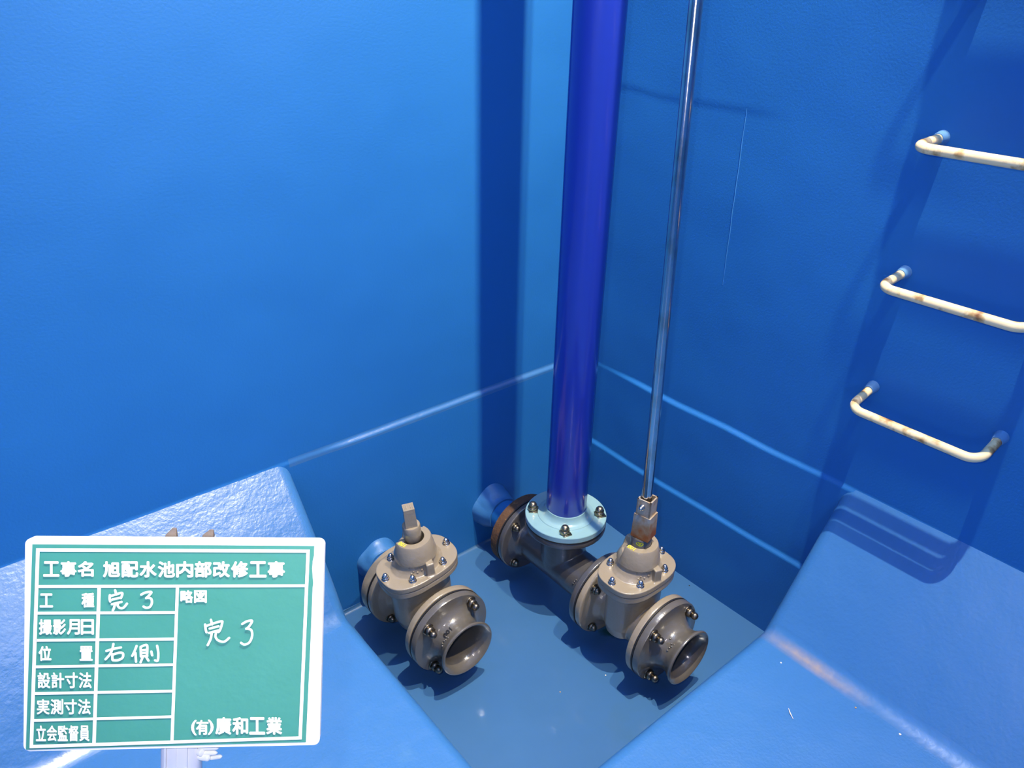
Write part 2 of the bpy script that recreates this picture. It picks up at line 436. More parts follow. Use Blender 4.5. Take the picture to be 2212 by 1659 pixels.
fold = edges_between([('fl2', 'fl3'), ('fr2', 'fr3')]); rim = edges_between(allp)
for e in fold: e[bw] = 1.0
for e in rim: e[bw] = 0.12
bmesh.ops.bevel(bm, geom=fold + rim, offset=0.032, segments=6, profile=0.5, affect='EDGES', clamp_overlap=True)
for f in bm.faces:      # the concave fillets along both slopes carry thicker, glossier paint
    c_ = f.calc_center_median(); n_ = f.normal
    if f.calc_area() < 0.06 and 0.002 < c_.z < 0.05 and n_.z > 0.6 and n_.z < 0.995 and (c_.y < -PA - 0.02 or c_.x < -PB - 0.02): f.material_index = 4
me_edges = [e for e in bm.edges if len(e.link_faces) == 2 and max(abs(v.co.z + PD) for v in e.verts) < 1e-4]
if me_edges: bmesh.ops.bevel(bm, geom=me_edges, offset=0.012, segments=4, profile=0.5, affect='EDGES')
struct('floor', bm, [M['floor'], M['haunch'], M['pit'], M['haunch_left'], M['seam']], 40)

# concave mortar fillet where the left wall meets the pit floor
bm = bmesh.new()
rings = []
for x in lin(-PB, -0.0, 60):
    r = 0.013 + 0.005 * noise.noise(Vector((x * 9, 0, 4)))
    rings.append([Vector((x, -0.008 - r + r * math.sin(t), -PD + r - r * math.cos(t))) for t in lin(0, math.pi / 2, 6)] + [Vector((x, 0.01, -PD + r)), Vector((x, 0.01, -PD - 0.01)), Vector((x, -0.008 - r, -PD - 0.01))])
loft(bm, rings); bmesh.ops.recalc_face_normals(bm, faces=bm.faces)
struct('trim_1', bm, M['pit'], 50)

# the hairline paint ridge running down the right wall
bm = bmesh.new()
pts = [(-0.0006, -0.4915 - 0.013 * (1 - t) + 0.002 * noise.noise(Vector((t * 9, 1, 1))), 0.735 + t * 0.515) for t in lin(0, 1, 40)]
tube(bm, pts, [0.0012 * (0.4 + 0.6 * math.sin(math.pi * min(1, max(0.02, t))) + 0.35 * noise.noise(Vector((t * 30, 0, 0)))) for t in lin(0, 1, 40)], 8)
ridge = mat('pale_paint_ridge', (0.035, 0.19, 0.46), 0.5)
struct('trim_2', bm, ridge, 60)

# ------------------------------------------------------------------ nuts and bolts
def hexpts(r, rot=0): return [(r * math.cos(math.pi / 3 * k + rot), r * math.sin(math.pi / 3 * k + rot)) for k in range(6)]
def nut_mesh(style):
    """style 'cap': washer, hex nut and dome; 'long': hex nut, round shank and ball end; origin on the seat, +z outwards"""
    bm = bmesh.new()
    if style == 'cap':
        lathe(bm, [(0.0150, 0), (0.0150, 0.0022)], 24)
        outline_prism(bm, hexpts(0.0128), 0.0022, 0.0115)
        lathe(bm, [(0.0100, 0.0115), (0.0100, 0.0140), (0.0090, 0.0180), (0.0062, 0.0215), (0.0028, 0.0233), (0, 0.0237)], 24)
    elif style == 'small':
        lathe(bm, [(0.0105, 0), (0.0105, 0.0018)], 24)
        outline_prism(bm, hexpts(0.0098), 0.0018, 0.0090)
        lathe(bm, [(0.0076, 0.0090), (0.0076, 0.0110), (0.0066, 0.0150), (0.0045, 0.0180), (0.0020, 0.0192), (0, 0.0194)], 24)
    elif style == 'flange':
        box(bm, (0.002, -0.002, 0.002), (0.030, 0.026, 0.004), Matrix.Rotation(0.5, 4, 'Z'))
        outline_prism(bm, hexpts(0.0150), 0.004, 0.0150)
        lathe(bm, [(0.0122, 0.0150), (0.0122, 0.0190), (0.0112, 0.0235), (0.0082, 0.0275), (0.0040, 0.0298), (0, 0.0302)], 28)
    else:
        lathe(bm, [(0.0165, 0), (0.0165, 0.0025)], 24)
        outline_prism(bm, hexpts(0.0140), 0.0025, 0.0150)
        lathe(bm, [(0.0088, 0.0150), (0.0088, 0.0210), (0.0100, 0.0220), (0.0100, 0.0260), (0.0088, 0.0300), (0.0060, 0.0328), (0.0025, 0.0342), (0, 0.0344)], 24)
    for f in bm.faces: f.smooth = True
    for e in bm.edges:
        if len(e.link_faces) == 2 and e.calc_face_angle(0) > math.radians(30): e.smooth = False
    me = bpy.data.meshes.new('bolt_' + style); bm.to_mesh(me); bm.free()
    return me
NUT = {}
for st, mm in (('cap', 'bolt_dark'), ('small', 'steel'), ('flange', 'bronze'), ('long', 'bolt_dark')):
    NUT[st] = nut_mesh(st); NUT[st].materials.append(M[mm])
def bolt(parent, style, loc, ax, spin=0.0):
    o = bpy.data.objects.new('bolt', NUT[style]); COL.objects.link(o); o.parent = parent
    o.matrix_local = Matrix.Translation(loc) @ AX[ax] @ Matrix.Rotation(spin, 4, 'Z')
    return o
RB = 0.0975
FR = 0.119

# ------------------------------------------------------------------ gate valves
def flange_prof(r, t, inner, lip=0.002, face=True):
    return [(inner, 0), (r - lip, 0), (r, lip), (r, t - lip), (r - lip, t), (inner, t)]

ZF = 0.168      # top of bonnet flange above the pipe axis
def make_valve(name, label, cx, cyc, za, half, tilt, handle_spin, collar=False, short=False):
    """origin on the pipe axis below the stem; the pipe runs along y"""
    t = thing(name, label, 'valve', (cx, cyc, za), (0, -math.radians(tilt), 0))
    # --- body: barrel along y, oval neck up to the body flange
    bm = bmesh.new()
    L = half
    lathe(bm, [(0.0, -L), (0.112, -L), (FR - 0.002, -L), (FR, -L + 0.003), (FR, -L + 0.018), (FR - 0.003, -L + 0.020), (0.098, -L + 0.022), (0.074, -L + 0.030), (0.064, -L + 0.045),
               (0.064, -0.03), (0.073, 0.0), (0.064, 0.03), (0.064, L - 0.045), (0.074, L - 0.030), (0.098, L - 0.022), (FR - 0.003, L - 0.020), (FR, L - 0.018), (FR, L - 0.003), (FR - 0.002, L), (0.112, L), (0.0, L)], 96, 'y-')
    rings = []
    for z, A, B, e in ((-0.062, 0.040, 0.032, .9), (-0.030, 0.078, 0.050, .85), (0.0, 0.086, 0.054, .8), (0.06, 0.086, 0.054, .75), (0.112, 0.084, 0.054, .75), (0.134, 0.094, 0.064, .75)):
        rings.append([Vector((x, y, z)) for x, y in superell(A, B, e)])
    loft(bm, rings)
    outline_prism(bm, superell(0.110, 0.078, .72), 0.131, 0.1490)
    cast('valve_body', bm, M['grey'], t, 0.0020, 5)
    # --- bonnet: flange, dome, lug
    bm = bmesh.new()
    outline_prism(bm, superell(0.111, 0.079, .72), 0.1512, ZF)
    rings = []
    for z, A, B in ((0.160, 0.084, 0.062), (0.168, 0.074, 0.059), (0.177, 0.064, 0.055), (0.192, 0.055, 0.052), (0.212, 0.052, 0.051)):
        rings.append([Vector((x, y, z)) for x, y in superell(A, B, .95)])
    loft(bm, rings)
    box(bm, (0.003, -0.061, 0.187), (0.021, 0.024, 0.040), Matrix.Rotation(math.radians(-18), 4, 'Z'))
    cast('bonnet', bm, M['grey'], t, 0.0019, 4)
    # relief marks cast on the dome
    bm = bmesh.new()
    for k, (a, z) in enumerate(((232, .176), (236, .188), (242, .172), (246, .184), (226, .170), (221, .184), (254, .176))):
        z += 0.009; an = math.radians(a); r = 0.060 - (z - 0.179) * 0.35
        bmesh.ops.create_icosphere(bm, subdivisions=2, radius=0.0032, matrix=Matrix.Translation((r * math.cos(an), r * math.sin(an) * 0.93, z)))
    obj('relief_mark', bm, M['grey'], t, 60)
    # thin seam between bonnet and body
    bm = bmesh.new(); outline_prism(bm, superell(0.108, 0.076, .72), 0.1480, 0.1522); obj('bonnet_gasket', bm, M['dark_grey'], t, 40)
    # --- packing cup: a tapered collar, its rear left quarter cut low, hollow inside
    bm = bmesh.new()
    seg = 96
    def cup_h(a):
        d = (math.degrees(a)) % 360
        k = sstep(92, 100, d) * sstep(166, 158, d)
        h = 0.256 - 0.028 * k
        k2 = sstep(18, 20, d) * sstep(38, 36, d)
        return h - 0.0065 * sstep(20, 22, d) * sstep(99, 92, d)
    prof = [(0.058, 0.202, 0), (0.0575, 0.207, 0), (0.0485, 1.0, -0.003), (0.0465, 1.0, 0.0), (0.0300, 1.0, 0.0), (0.0290, 1.0, -0.002), (0.0290, 0.215, 0)]
    rg = []
    for r, h, d in prof:
        ring = []
        for k in range(seg):
            a = 2 * math.pi * k / seg
            z = (cup_h(a) + d) if h == 1.0 else h
            ring.append(bm.verts.new((r * math.cos(a), r * math.sin(a), z)))
        rg.append(ring)
    for a, b in zip(rg[:-1], rg[1:]):
        for k in range(seg): bm.faces.new((a[k], a[(k + 1) % seg], b[(k + 1) % seg], b[k]))
    cup = obj('packing_cup', bm, M['grey'], t, 35)
    # raised size figures on the cup rim
    me = text_mesh('100', 0.0165, 0.0003, 0.0006)
    o = bpy.data.objects.new('size_figure', me); COL.objects.link(o); me.materials.append(M['yellow']); o.parent = cup
    pa = math.radians(192 if not collar else 186)
    o.location = (0.0375 * math.cos(pa), 0.0375 * math.sin(pa), 0.2568); o.rotation_euler = (0, 0, pa - math.pi / 2)
    # --- stem barrel and square operating nut
    bm = bmesh.new()
    if not collar:
        lathe(bm, [(0.0, 0.20), (0.0200, 0.20), (0.0200, 0.250), (0.0240, 0.256), (0.0240, 0.296), (0.0225, 0.2990), (0.0170, 0.2998), (0, 0.2998)], 48)
    else:
        lathe(bm, [(0.0, 0.20), (0.0285, 0.20), (0.0285, 0.2780), (0.0275, 0.2795), (0.0200, 0.280), (0, 0.280)], 48)
    obj('stem_barrel', bm, M['grey'] if not collar else M['dark_grey'], t, 35)
    if not collar:
        bm = bmesh.new()
        T = Matrix.Rotation(math.radians(handle_spin), 4, 'Z')
        box(bm, (0, 0, 0.327), (0.031, 0.031, 0.062), T, taper=0.93)
        bevel_all(bm, 0.0022, 2)
        obj('operating_nut', bm, M['grey'], t, 50)
        bm = bmesh.new()
        for dx in (-0.0055, 0.0055):
            box(bm, T @ Vector((dx, 0.0, 0.3582)), (0.0022, 0.014, 0.0016), T)
        box(bm, T @ Vector((-0.0095, 0.0, 0.3582)), (0.0018, 0.018, 0.0012), T); box(bm, T @ Vector((0.011, 0.0, 0.3582)), (0.0018, 0.018, 0.0012), T)
        obj('nut_mark', bm, M['grey'], t)
    # bonnet nuts
    for bx, by in ((-0.098, 0), (-0.048, -0.054), (0.048, -0.054), (0.098, 0), (-0.048, 0.054), (0.048, 0.054)):
        bolt(t, 'small', (bx, by, ZF), 'z', random.random())
    # bolts of the wall-side flange, seen on the side facing the bonnet
    for a in (45, 135, 225, 315):
        an = math.radians(a)
        bolt(t, 'cap', (RB * math.cos(an), L - 0.0205, RB * math.sin(an)), 'y-', random.random())
    # black joint ring behind the flange
    bm = bmesh.new(); lathe(bm, [(0.1194, 0), (0.1194, 0.0038), (0.05, 0.0035), (0.05, 0)], 72, 'y+', (0, L, 0), closed=True)
    obj('gasket', bm, M['black'], t, 40)
    return t

ZA = -0.107
XL, XR = -0.8307, -0.3972
HALF = 0.1065
# y of flange faces from the survey of the photo
Y1L, Y2L = -0.1486, -0.3898
Y1R, Y2R = -0.5369, -0.7742
CYL = Y1L - HALF; CYR = Y1R - HALF

# ------------------------------------------------------------------ bellmouths
def make_bell(label, x, yf, mark, group=None, tilt=0.0):
    """origin on the axis at the flange front face, mouth towards -y"""
    t = thing('bellmouth', label, 'pipe fitting', (x, yf, ZA), (0, -math.radians(tilt), 0))
    bm = bmesh.new()
    prof = [(0.050, -0.020), (FR - 0.002, -0.020), (FR, -0.018), (FR, -0.003), (FR - 0.002, 0.0), (0.100, 0.0005), (0.088, 0.003), (0.078, 0.009), (0.0690, 0.019), (0.0650, 0.032), (0.0655, 0.043),
            (0.0695, 0.053), (0.0755, 0.061), (0.0795, 0.0665), (0.0805, 0.0695), (0.0795, 0.0725), (0.0770, 0.0737), (0.0735, 0.0725), (0.0670, 0.066), (0.0600, 0.057), (0.0545, 0.045), (0.0515, 0.030), (0.050, 0.012)]
    lathe(bm, prof, 128, 'y-', closed=True)
    bmesh.ops.recalc_face_normals(bm, faces=bm.faces)
    obj('bell', bm, M['bell'], t, 38)
    bm = bmesh.new(); lathe(bm, [(0.1194, 0.0200), (0.1194, 0.0247), (0.05, 0.0245), (0.05, 0.0202)], 72, 'y+', closed=True)
    a = math.radians(78)
    for da in (-3, 0, 3):
        an = a + math.radians(da); box(bm, (0.117 * math.cos(an), 0.0225, 0.117 * math.sin(an)), (0.007, 0.0042, 0.006), Matrix.Rotation(-an + math.pi / 2, 4, 'Y'))
    obj('gasket', bm, M['black'], t, 40)
    for a in (45, 135, 225, 315):
        an = math.radians(a)
        bolt(t, 'long', (RB * math.cos(an), -0.0, RB * math.sin(an)), 'y-', random.random())
    if mark:
        me = text_mesh('100', 0.021, 0.0004, 0.0009); me.materials.append(M['black'])
        # bend the figures round the neck
        ang0 = math.radians(118)
        for v in me.vertices:
            x0, y0, z0 = v.co
            an = ang0 + x0 / 0.068
            r = 0.0668 + z0
            v.co = (r * math.cos(an), -0.034 - y0 * 0.8, r * math.sin(an))
        o = bpy.data.objects.new('size_figure', me); COL.objects.link(o); o.parent = t
    bm = bmesh.new()
    for q, (a, yy) in enumerate(((128, -.040), (133, -.044), (138, -.041), (126, -.046), (145, -.040), (121, -.029) if not mark else (150, -.043))):
        an = math.radians(a)
        bmesh.ops.create_icosphere(bm, subdivisions=2, radius=0.0026, matrix=Matrix.Translation((0.0665 * math.cos(an), yy, 0.0665 * math.sin(an))))
    obj('relief_mark', bm, M['bell'], t, 60)
    return t

vL = make_valve('gate_valve', 'grey gate valve with a bare square nut on top, beside the left slope', XL, CYL, ZA, HALF, 5.5, -22.7)
vR = make_valve('gate_valve', 'grey gate valve bolted to the tee, under the long steel rod', XR, CYR, ZA, HALF, 0.0, 0, collar=True)
bL = make_bell('grey bellmouth with open flared end on the left valve', XL, Y2L, True, tilt=5.5)
bR = make_bell('grey bellmouth with open flared end on the valve under the steel rod', XR, Y2R, False)

# sticker on the stem collar of the right valve
bm = bmesh.new()
c0 = math.radians(215)
ctr = bm.verts.new((0.0288 * math.cos(c0), 0.0288 * math.sin(c0), 0.2695)); ringv = []
for k in range(24):
    a = 2 * math.pi * k / 24; an = c0 + 0.36 * math.cos(a)
    ringv.append(bm.verts.new((0.0288 * math.cos(an), 0.0288 * math.sin(an), 0.2695 + 0.0068 * math.sin(a))))
for k in range(24): bm.faces.new((ctr, ringv[k], ringv[(k + 1) % 24]))
so = obj('sticker', bm, M['sticker'], vR, 60); so['label'] = 'round yellow green sticker'

# ------------------------------------------------------------------ wall flanges and mortar mounds
def wall_pipe(label, x, y_face, mm):
    t = thing('wall_flange', label, 'pipe fitting', (x, y_face, ZA))
    L = -y_face
    bm = bmesh.new(); lathe(bm, [(0.05, 0), (FR - .001, 0), (FR, 0.002), (FR, 0.030), (FR - .002, 0.020), (0.058, 0.022)], 72, 'y+', cap=False)
    lathe(bm, [(0.05, 0), (0.0, 0.0)], 72, 'y+', cap=False)
    obj('flange', bm, mm, t, 40)
    bm = bmesh.new(); lathe(bm, [(0.052, 0.0185), (0.052, L + 0.02)], 64, 'y+'); obj('pipe_stub', bm, M['wall'], t, 40)
    for a in (45, 135, 225, 315):
        an = math.radians(a); bolt(t, 'cap', (RB * math.cos(an), 0.0205, RB * math.sin(an)), 'y+', random.random())
    return t
wall_pipe('grey wall flange behind the left valve', XL, Y1L + 0.0036, M['grey'])
YT0 = -0.193
wall_pipe('rust brown wall flange behind the tee, at the foot of the blue pipe', XR, YT0 + 0.0036, M['rust'])
def mound(name, x, L, rw, rt):
    bm = bmesh.new(); rings = []
    for i, k in enumerate(lin(0, 1, 14)):
        r = rt + (rw - rt) * (1 - k) ** 1.6; y = -0.002 - L * k
        rings.append([Vector((x + (r * (1 + 0.10 * noise.noise(Vector((math.cos(a) * 1.6, math.sin(a) * 1.6, k * 2 + x))))) * math.cos(a), y, ZA + (r * (1 + 0.10 * noise.noise(Vector((math.cos(a) * 1.6, math.sin(a) * 1.6, k * 2 + x))))) * math.sin(a))) for a in lin(0, 2 * math.pi, 48)[:-1]])
    rings.append([Vector((x + 0.056 * math.cos(a), -0.002 - L, ZA + 0.056 * math.sin(a))) for a in lin(0, 2 * math.pi, 48)[:-1]])
    loft(bm, rings); bmesh.ops.recalc_face_normals(bm, faces=bm.faces)
    return struct(name, bm, M['haunch'], 60)
mound('trim_3', XL, 0.050, 0.072, 0.058)
mound('trim_4', XR, 0.075, 0.080, 0.058)

# ------------------------------------------------------------------ tee
YT = -0.3624
tee = thing('tee_fitting', 'dark grey flanged tee carrying the tall blue pipe, lying between wall and right valve', 'pipe fitting', (XR, YT, ZA))
bm = bmesh.new()
a0 = YT0 - YT; a1 = (Y1R + 0.0036) - YT       # +y face, -y face (relative)
def yl(y): return -y
lathe(bm, [(0.0, -a0), (FR - .002, -a0), (FR, -a0 + .003), (FR, -a0 + .018), (FR - .003, -a0 + .020), (0.095, -a0 + .022), (0.076, -a0 + .032), (0.066, -a0 + .050), (0.065, 0), (0.066, -a1 - .050), (0.076, -a1 - .032), (0.095, -a1 - .022), (FR - .003, -a1 - .020), (FR, -a1 - .018), (FR, -a1 - .003), (FR - .002, -a1), (0, -a1)], 96, 'y-')
ZB = 0.1585
lathe(bm, [(0.0, 0), (0.066, 0), (0.068, ZB - .050), (0.078, ZB - .032), (0.095, ZB - .022), (FR - .003, ZB - .020), (FR, ZB - .018), (FR, ZB - .003), (FR - .002, ZB), (0, ZB)], 96, 'z')
cast('tee_body', bm, M['dark_grey'], tee, 0.0022, 9)
bm = bmesh.new(); lathe(bm, [(0.1194, 0), (0.1194, 0.0038), (0.05, 0.0036), (0.05, 0)], 72, 'z', (0, 0, ZB), closed=True); obj('gasket', bm, M['black'], tee, 40)
bm = bmesh.new(); lathe(bm, [(0.1194, 0), (0.1194, 0.0038), (0.05, 0.0036), (0.05, 0)], 72, 'y+', (0, a0, 0), closed=True); obj('gasket', bm, M['black'], tee, 40)
for a in (45, 135, 225, 315):
    an = math.radians(a)
    bolt(tee, 'cap', (RB * math.cos(an), a0 - 0.0205, RB * math.sin(an)), 'y-', random.random())
bm = bmesh.new()
for (a, yy) in ((148, -.115), (154, -.112), (151, -.124), (157, -.122), (160, -.110)):
    an = math.radians(a); bmesh.ops.create_icosphere(bm, subdivisions=2, radius=0.003, matrix=Matrix.Translation((0.0665 * math.cos(an), yy, 0.0665 * math.sin(an))))
obj('relief_mark', bm, M['dark_grey'], tee, 60)

# ------------------------------------------------------------------ tall blue pipe on its pale flange
ris = thing('riser_pipe', 'tall deep blue vertical pipe on a pale blue bolted flange', 'pipe', (XR, YT, ZA + ZB + 0.0036))
bm = bmesh.new()
lathe(bm, [(0.05, 0), (FR - .0015, 0), (FR, .0015), (FR, 0.0165), (FR - .0012, 0.0182), (0.0835, 0.0186), (0.0822, 0.0205), (0.0800, 0.0215), (0.0730, 0.0225), (0.0670, 0.0270), (0.0625, 0.0345), (0.0605, 0.0440), (0.0590, 0.0445), (0.05, 0.0445)], 128, 'z', closed=True)
obj('flange', bm, M['pale'], ris, 30)
bm = bmesh.new(); lathe(bm, [(0.0540, 0.030), (0.0578, 0.0440), (0.0585, 0.0460), (0.0585, CEIL + 0.2)], 128, 'z'); obj('pipe', bm, M['pipe'], ris, 40)
for a in (45, 135, 225, 315):
    an = math.radians(a); bolt(ris, 'flange', (RB * math.cos(an), RB * math.sin(an), 0.0182), 'z', random.random())

# ------------------------------------------------------------------ extension rod and its socket
RX, RY = -0.3955, -0.648
rod = thing('extension_rod', 'long polished steel rod with rusty square socket standing on the right valve', 'rod', (RX, RY, ZA + 0.281))
tiltq = Matrix.Rotation(math.atan(-0.0298), 4, 'X')
sp = Matrix.Rotation(math.radians(13), 4, 'Z')
bm = bmesh.new()
box(bm, (0, 0, 0.036), (0.045, 0.050, 0.072), sp, taper=0.93)
bevel_all(bm, 0.002, 2)
obj('lower_socket', bm, M['coupling'], rod, 50)
bm = bmesh.new()
wo, wi = 0.0195, 0.0155
for (cx_, cy_, sx_, sy_) in ((0, wo - .002, 2 * wo, .004), (0, -wo + .002, 2 * wo, .004), (wo - .002, 0, .004, 2 * wo), (-wo + .002, 0, .004, 2 * wo)):
    box(bm, sp @ Vector((cx_, cy_, 0.095)), (sx_, sy_, 0.050), sp)
box(bm, (0, 0, 0.082), (0.034, 0.034, 0.02), sp)
obj('upper_sleeve', bm, M['coupling'], rod)
b_ = bolt(rod, 'small', sp @ Vector((-wo, 0.003, 0.100)), 'x-', 0.3); b_.matrix_local = Matrix.Translation(sp @ Vector((-wo, 0.003, 0.100))) @ sp @ AX['x-'] @ Matrix.Scale(0.75, 4)
bm = bmesh.new(); lathe(bm, [(0.0137, 0.085), (0.0137, CEIL - ZA)], 48, 'z', M2=tiltq); obj('rod', bm, M['chrome'], rod, 40)

# ------------------------------------------------------------------ ladder rungs let into the right wall
def rung(label, z, dep, droop):
    y0, y1 = 0.0, -0.2833
    t = thing('ladder_rung', label, 'rung', (0.0, -0.958, z), group='ladder rungs up the right wall')
    R = 0.030; r = 0.0100
    pts = [(0.012, y0, 0.0)]
    def P(x, y): k = -x / dep; return (x, y, droop * k)
    pts = [(0.012, y0, 0), P(-0.0, y0), P(-0.03, y0), P(-dep + R, y0)]
    for k in lin(0, 1, 8)[1:]:
        a = k * math.pi / 2; pts.append(P(-dep + R - R * math.sin(a), y0 - R + R * math.cos(a)))
    n1 = len(pts)
    for k in lin(0, 1, 6)[1:-1]: pts.append(P(-dep, y0 - R + (y1 - y0 + 2 * R) * k))
    for k in lin(0, 1, 8):
        a = k * math.pi / 2; pts.append(P(-dep + R - R * math.cos(a), y1 + R - R * math.sin(a)))
    pts += [P(-0.03, y1), P(-0.0, y1), (0.012, y1, 0)]
    bm = bmesh.new(); tube(bm, pts, r, 28); obj('bar', bm, M['rung'], t, 60)
    for yy in (y0, y1):
        bm = bmesh.new()
        tube(bm, [(0.01, yy, 0), (-0.004, yy, 0), (-0.018, yy, droop * 0.1), (-0.0215, yy, droop * 0.12)], [0.017, 0.0142, 0.0122, 0.0112], 24)
        o = obj('paint_sleeve', bm, M['patch'], t, 60); o['label'] = 'blue painted end at the wall'
    return t
rung('cream ladder rung, lowest of the three on the right wall, both bends in view', 0.6177, 0.100, -0.022)
rung('cream ladder rung, middle of the three on the right wall', 0.6177 + 0.2847, 0.108, -0.010)
rung('cream ladder rung, topmost of the three on the right wall, cut by the picture edge', 0.6177 + 2 * 0.2847, 0.115, -0.006)
for k in range(3, 7):
    t_ = rung('cream ladder rung above the picture, ' + ('fourth', 'fifth', 'sixth', 'seventh')[k - 3] + ' from the bottom of the ladder', 0.6177 + k * 0.2847, 0.110, -0.008)

# ------------------------------------------------------------------ small litter
bm = bmesh.new(); tube(bm, [(-0.4243, -1.1348, 0.0015), (-0.434, -1.145, 0.003), (-0.4412, -1.1573, 0.0015)], [0.0006, 0.0014, 0.0005], 8)
tag(obj('wood_splinter', bm, M['splinter'], None, 60), 'thin pale splinter lying on the blue floor right of the pit', 'splinter')
for (x, y, z, s, lab) in ((-0.3014, -1.2301, 0, 0.0022, 'tiny tan chip beside the foot of the right slope, nearest to the splinter'), (-0.2908, -1.3282, 0, 0.0026, 'small pale yellow chip at the foot of the right slope near the bottom edge'),
                     (-0.3215, -1.0491, 0, 0.002, 'white crumb on the floor just outside the pit corner'), (-0.5068, -0.6661, -PD, 0.0020, 'white crumb on the pit floor left of the right valve'),
                     (-0.6439, -0.6282, -PD, 0.0018, 'orange brown crumb on the pit floor between the two bellmouths'), (-0.0382, -0.5846, -PD, 0.0020, 'dark crumb on the pit floor beside the right wall')):
    bm = bmesh.new(); bmesh.ops.create_icosphere(bm, subdivisions=2, radius=s)
    for v in bm.verts: v.co += v.co.normalized() * s * 0.5 * noise.noise(v.co * 900 + Vector((x * 50, y, 0))); v.co.z *= 0.6
    mm = M['splinter'] if 'white' in lab or 'yellow' in lab else (M['black'] if 'dark' in lab else M['speck'])
    tag(obj('paint_chip', bm, mm, None, 60, (x, y, z + s * 0.45)), lab, 'crumb', 'crumbs on the tank floor')

# ------------------------------------------------------------------ notice board on a post
KS = 0.28 / 0.34
cor = [Vector(c) for c in ((-1.664, -0.7349, 0.867), (-1.386, -0.9297, 0.8484), (-1.4619, -1.0101, 0.6218), (-1.7399, -0.8152, 0.6403))]
cor = [CAM + (c - CAM) * KS for c in cor]
ex = (cor[1] - cor[0]).normalized(); ey = (cor[0] - cor[3]); ey = (ey - ex * ey.dot(ex)).normalized(); ez = ex.cross(ey)
BWD = (cor[1] - cor[0]).length; BHT = (cor[0] - cor[3]).length
bc = sum(cor, Vector()) / 4
BM = Matrix(((ex.x, ey.x, ez.x, bc.x), (ex.y, ey.y, ez.y, bc.y), (ex.z, ey.z, ez.z, bc.z), (0, 0, 0, 1)))
board = thing('notice_board', 'green construction notice board with white frame and Japanese writing on a post', 'sign')
board.matrix_world = BM
# map crop pixels of the photograph (board seen nearly square on) to board coordinates
TL, TR, BR, BL = (58, 1162.5), (704, 1166.6), (687, 1609), (47, 1623)
def uv(px, py):
    d = R_ * (px - 1106) + U_ * (829.5 - py) + W_ * F_PX
    t = (bc - CAM).dot(ez) / d.dot(ez)
    q = CAM + d * t - bc
    return q.dot(ex), q.dot(ey)
def cq(X, Y): return uv(40 + X / 3.197, 1140 + Y / 3.197)
def quad(bm, pts, z): bm.faces.new([bm.verts.new((x, y, z)) for x, y in pts])
# frame with rounded corners
def rrect(w, h, r, n=6):
    o = []
    for cx_, cy_, a0_ in ((w / 2 - r, h / 2 - r, 0), (-w / 2 + r, h / 2 - r, 90), (-w / 2 + r, -h / 2 + r, 180), (w / 2 - r, -h / 2 + r, 270)):
        for k in range(n + 1):
            a = math.radians(a0_ + 90 * k / n); o.append((cx_ + r * math.cos(a), cy_ + r * math.sin(a)))
    return o
bm = bmesh.new(); outline_prism(bm, rrect(BWD, BHT, 0.006), -0.009, 0.0); bevel_all(bm, 0.0012, 2, 60)
obj('frame', bm, M['white'], board, 35)
ga = [cq(*q) for q in ((97, 113), (2043, 125), (2041, 190), (2032, 230), (2028, 280), (2031, 330), (2036, 380), (2031, 420), (2028, 500), (2018, 760), (1985, 1480), (52, 1532))]
bm = bmesh.new(); quad(bm, list(reversed(ga)), 0.0004); bmesh.ops.recalc_face_normals(bm, faces=bm.faces)
f = bm.faces[:][0] if False else None
obj('green_panel', bm, M['green'], board)
# wear on the right frame edge: the white edge swells over the green
bm = bmesh.new()
def line(bm, a, b, wpx, z=0.0009, ext=0):
    a = Vector(cq(*a)); b = Vector(cq(*b)); d = (b - a).normalized(); n = Vector((-d.y, d.x)); hw = wpx / 3.197 / 1.0 * (BWD / 646) / 2
    a = a - d * ext; b = b + d * ext
    quad(bm, [a - n * hw, b - n * hw, b + n * hw, a + n * hw], z)
C4 = [(137, 151), (2001, 160), (1946, 1448), (92, 1508)]
for i in range(4): line(bm, C4[i], C4[(i + 1) % 4], 24, 0.0009 + i * 1e-5, BWD / 646 * 3.6)
line(bm, (130, 404), (1990, 398), 21, 0.00095)
line(bm, (560, 404), (524, 1500), 24, 0.00097)
line(bm, (1100, 404), (1062, 1480), 22, 0.00098)
for k, (ya, yb) in enumerate(((588, 583), (775, 766), (958, 943), (1142, 1125), (1328, 1302))): line(bm, (128 - k * 8, ya), (1094 - k * 7, yb), 20, 0.00092 + k * 1e-5)
obj('grid_lines', bm, M['print'], board)
def printed(s, x0, y0, x1, y1, wpx):
    """one printed word: each character fitted into its slot between crop pixels, strokes thickened by shifted layers"""
    n = len(s); bm = bmesh.new()
    for i, ch in enumerate(s):
        me = text_mesh(ch, 1.0, 0.0)
        xs = [v.co.x for v in me.vertices]; ys = [v.co.y for v in me.vertices]
        a = x0 + (x1 - x0) * (i + 0.03) / n + wpx; b = x0 + (x1 - x0) * (i + 0.97) / n - wpx
        w_, h_ = max(xs) - min(xs), max(ys) - min(ys)
        base = [((v.co.x - min(xs)) / w_, (v.co.y - min(ys)) / h_) for v in me.vertices]
        for k in range(8):
            dx, dy = wpx * math.cos(k * math.pi / 4), wpx * math.sin(k * math.pi / 4)
            vs = [bm.verts.new((*cq(a + (b - a) * u_ + dx, y1 - wpx - (y1 - y0 - 2 * wpx) * k_ + dy), 0.0013 + k * 1.2e-5)) for u_, k_ in base]
            for p in me.polygons:
                try: bm.faces.new([vs[j] for j in p.vertices])
                except ValueError: pass
        bpy.data.meshes.remove(me)
    obj('printed_word', bm, M['print'], board)
printed('工事名', 172, 228, 527, 336, 4.2)
printed('旭配水池内部改修工事', 583, 228, 1845, 341, 4.6)
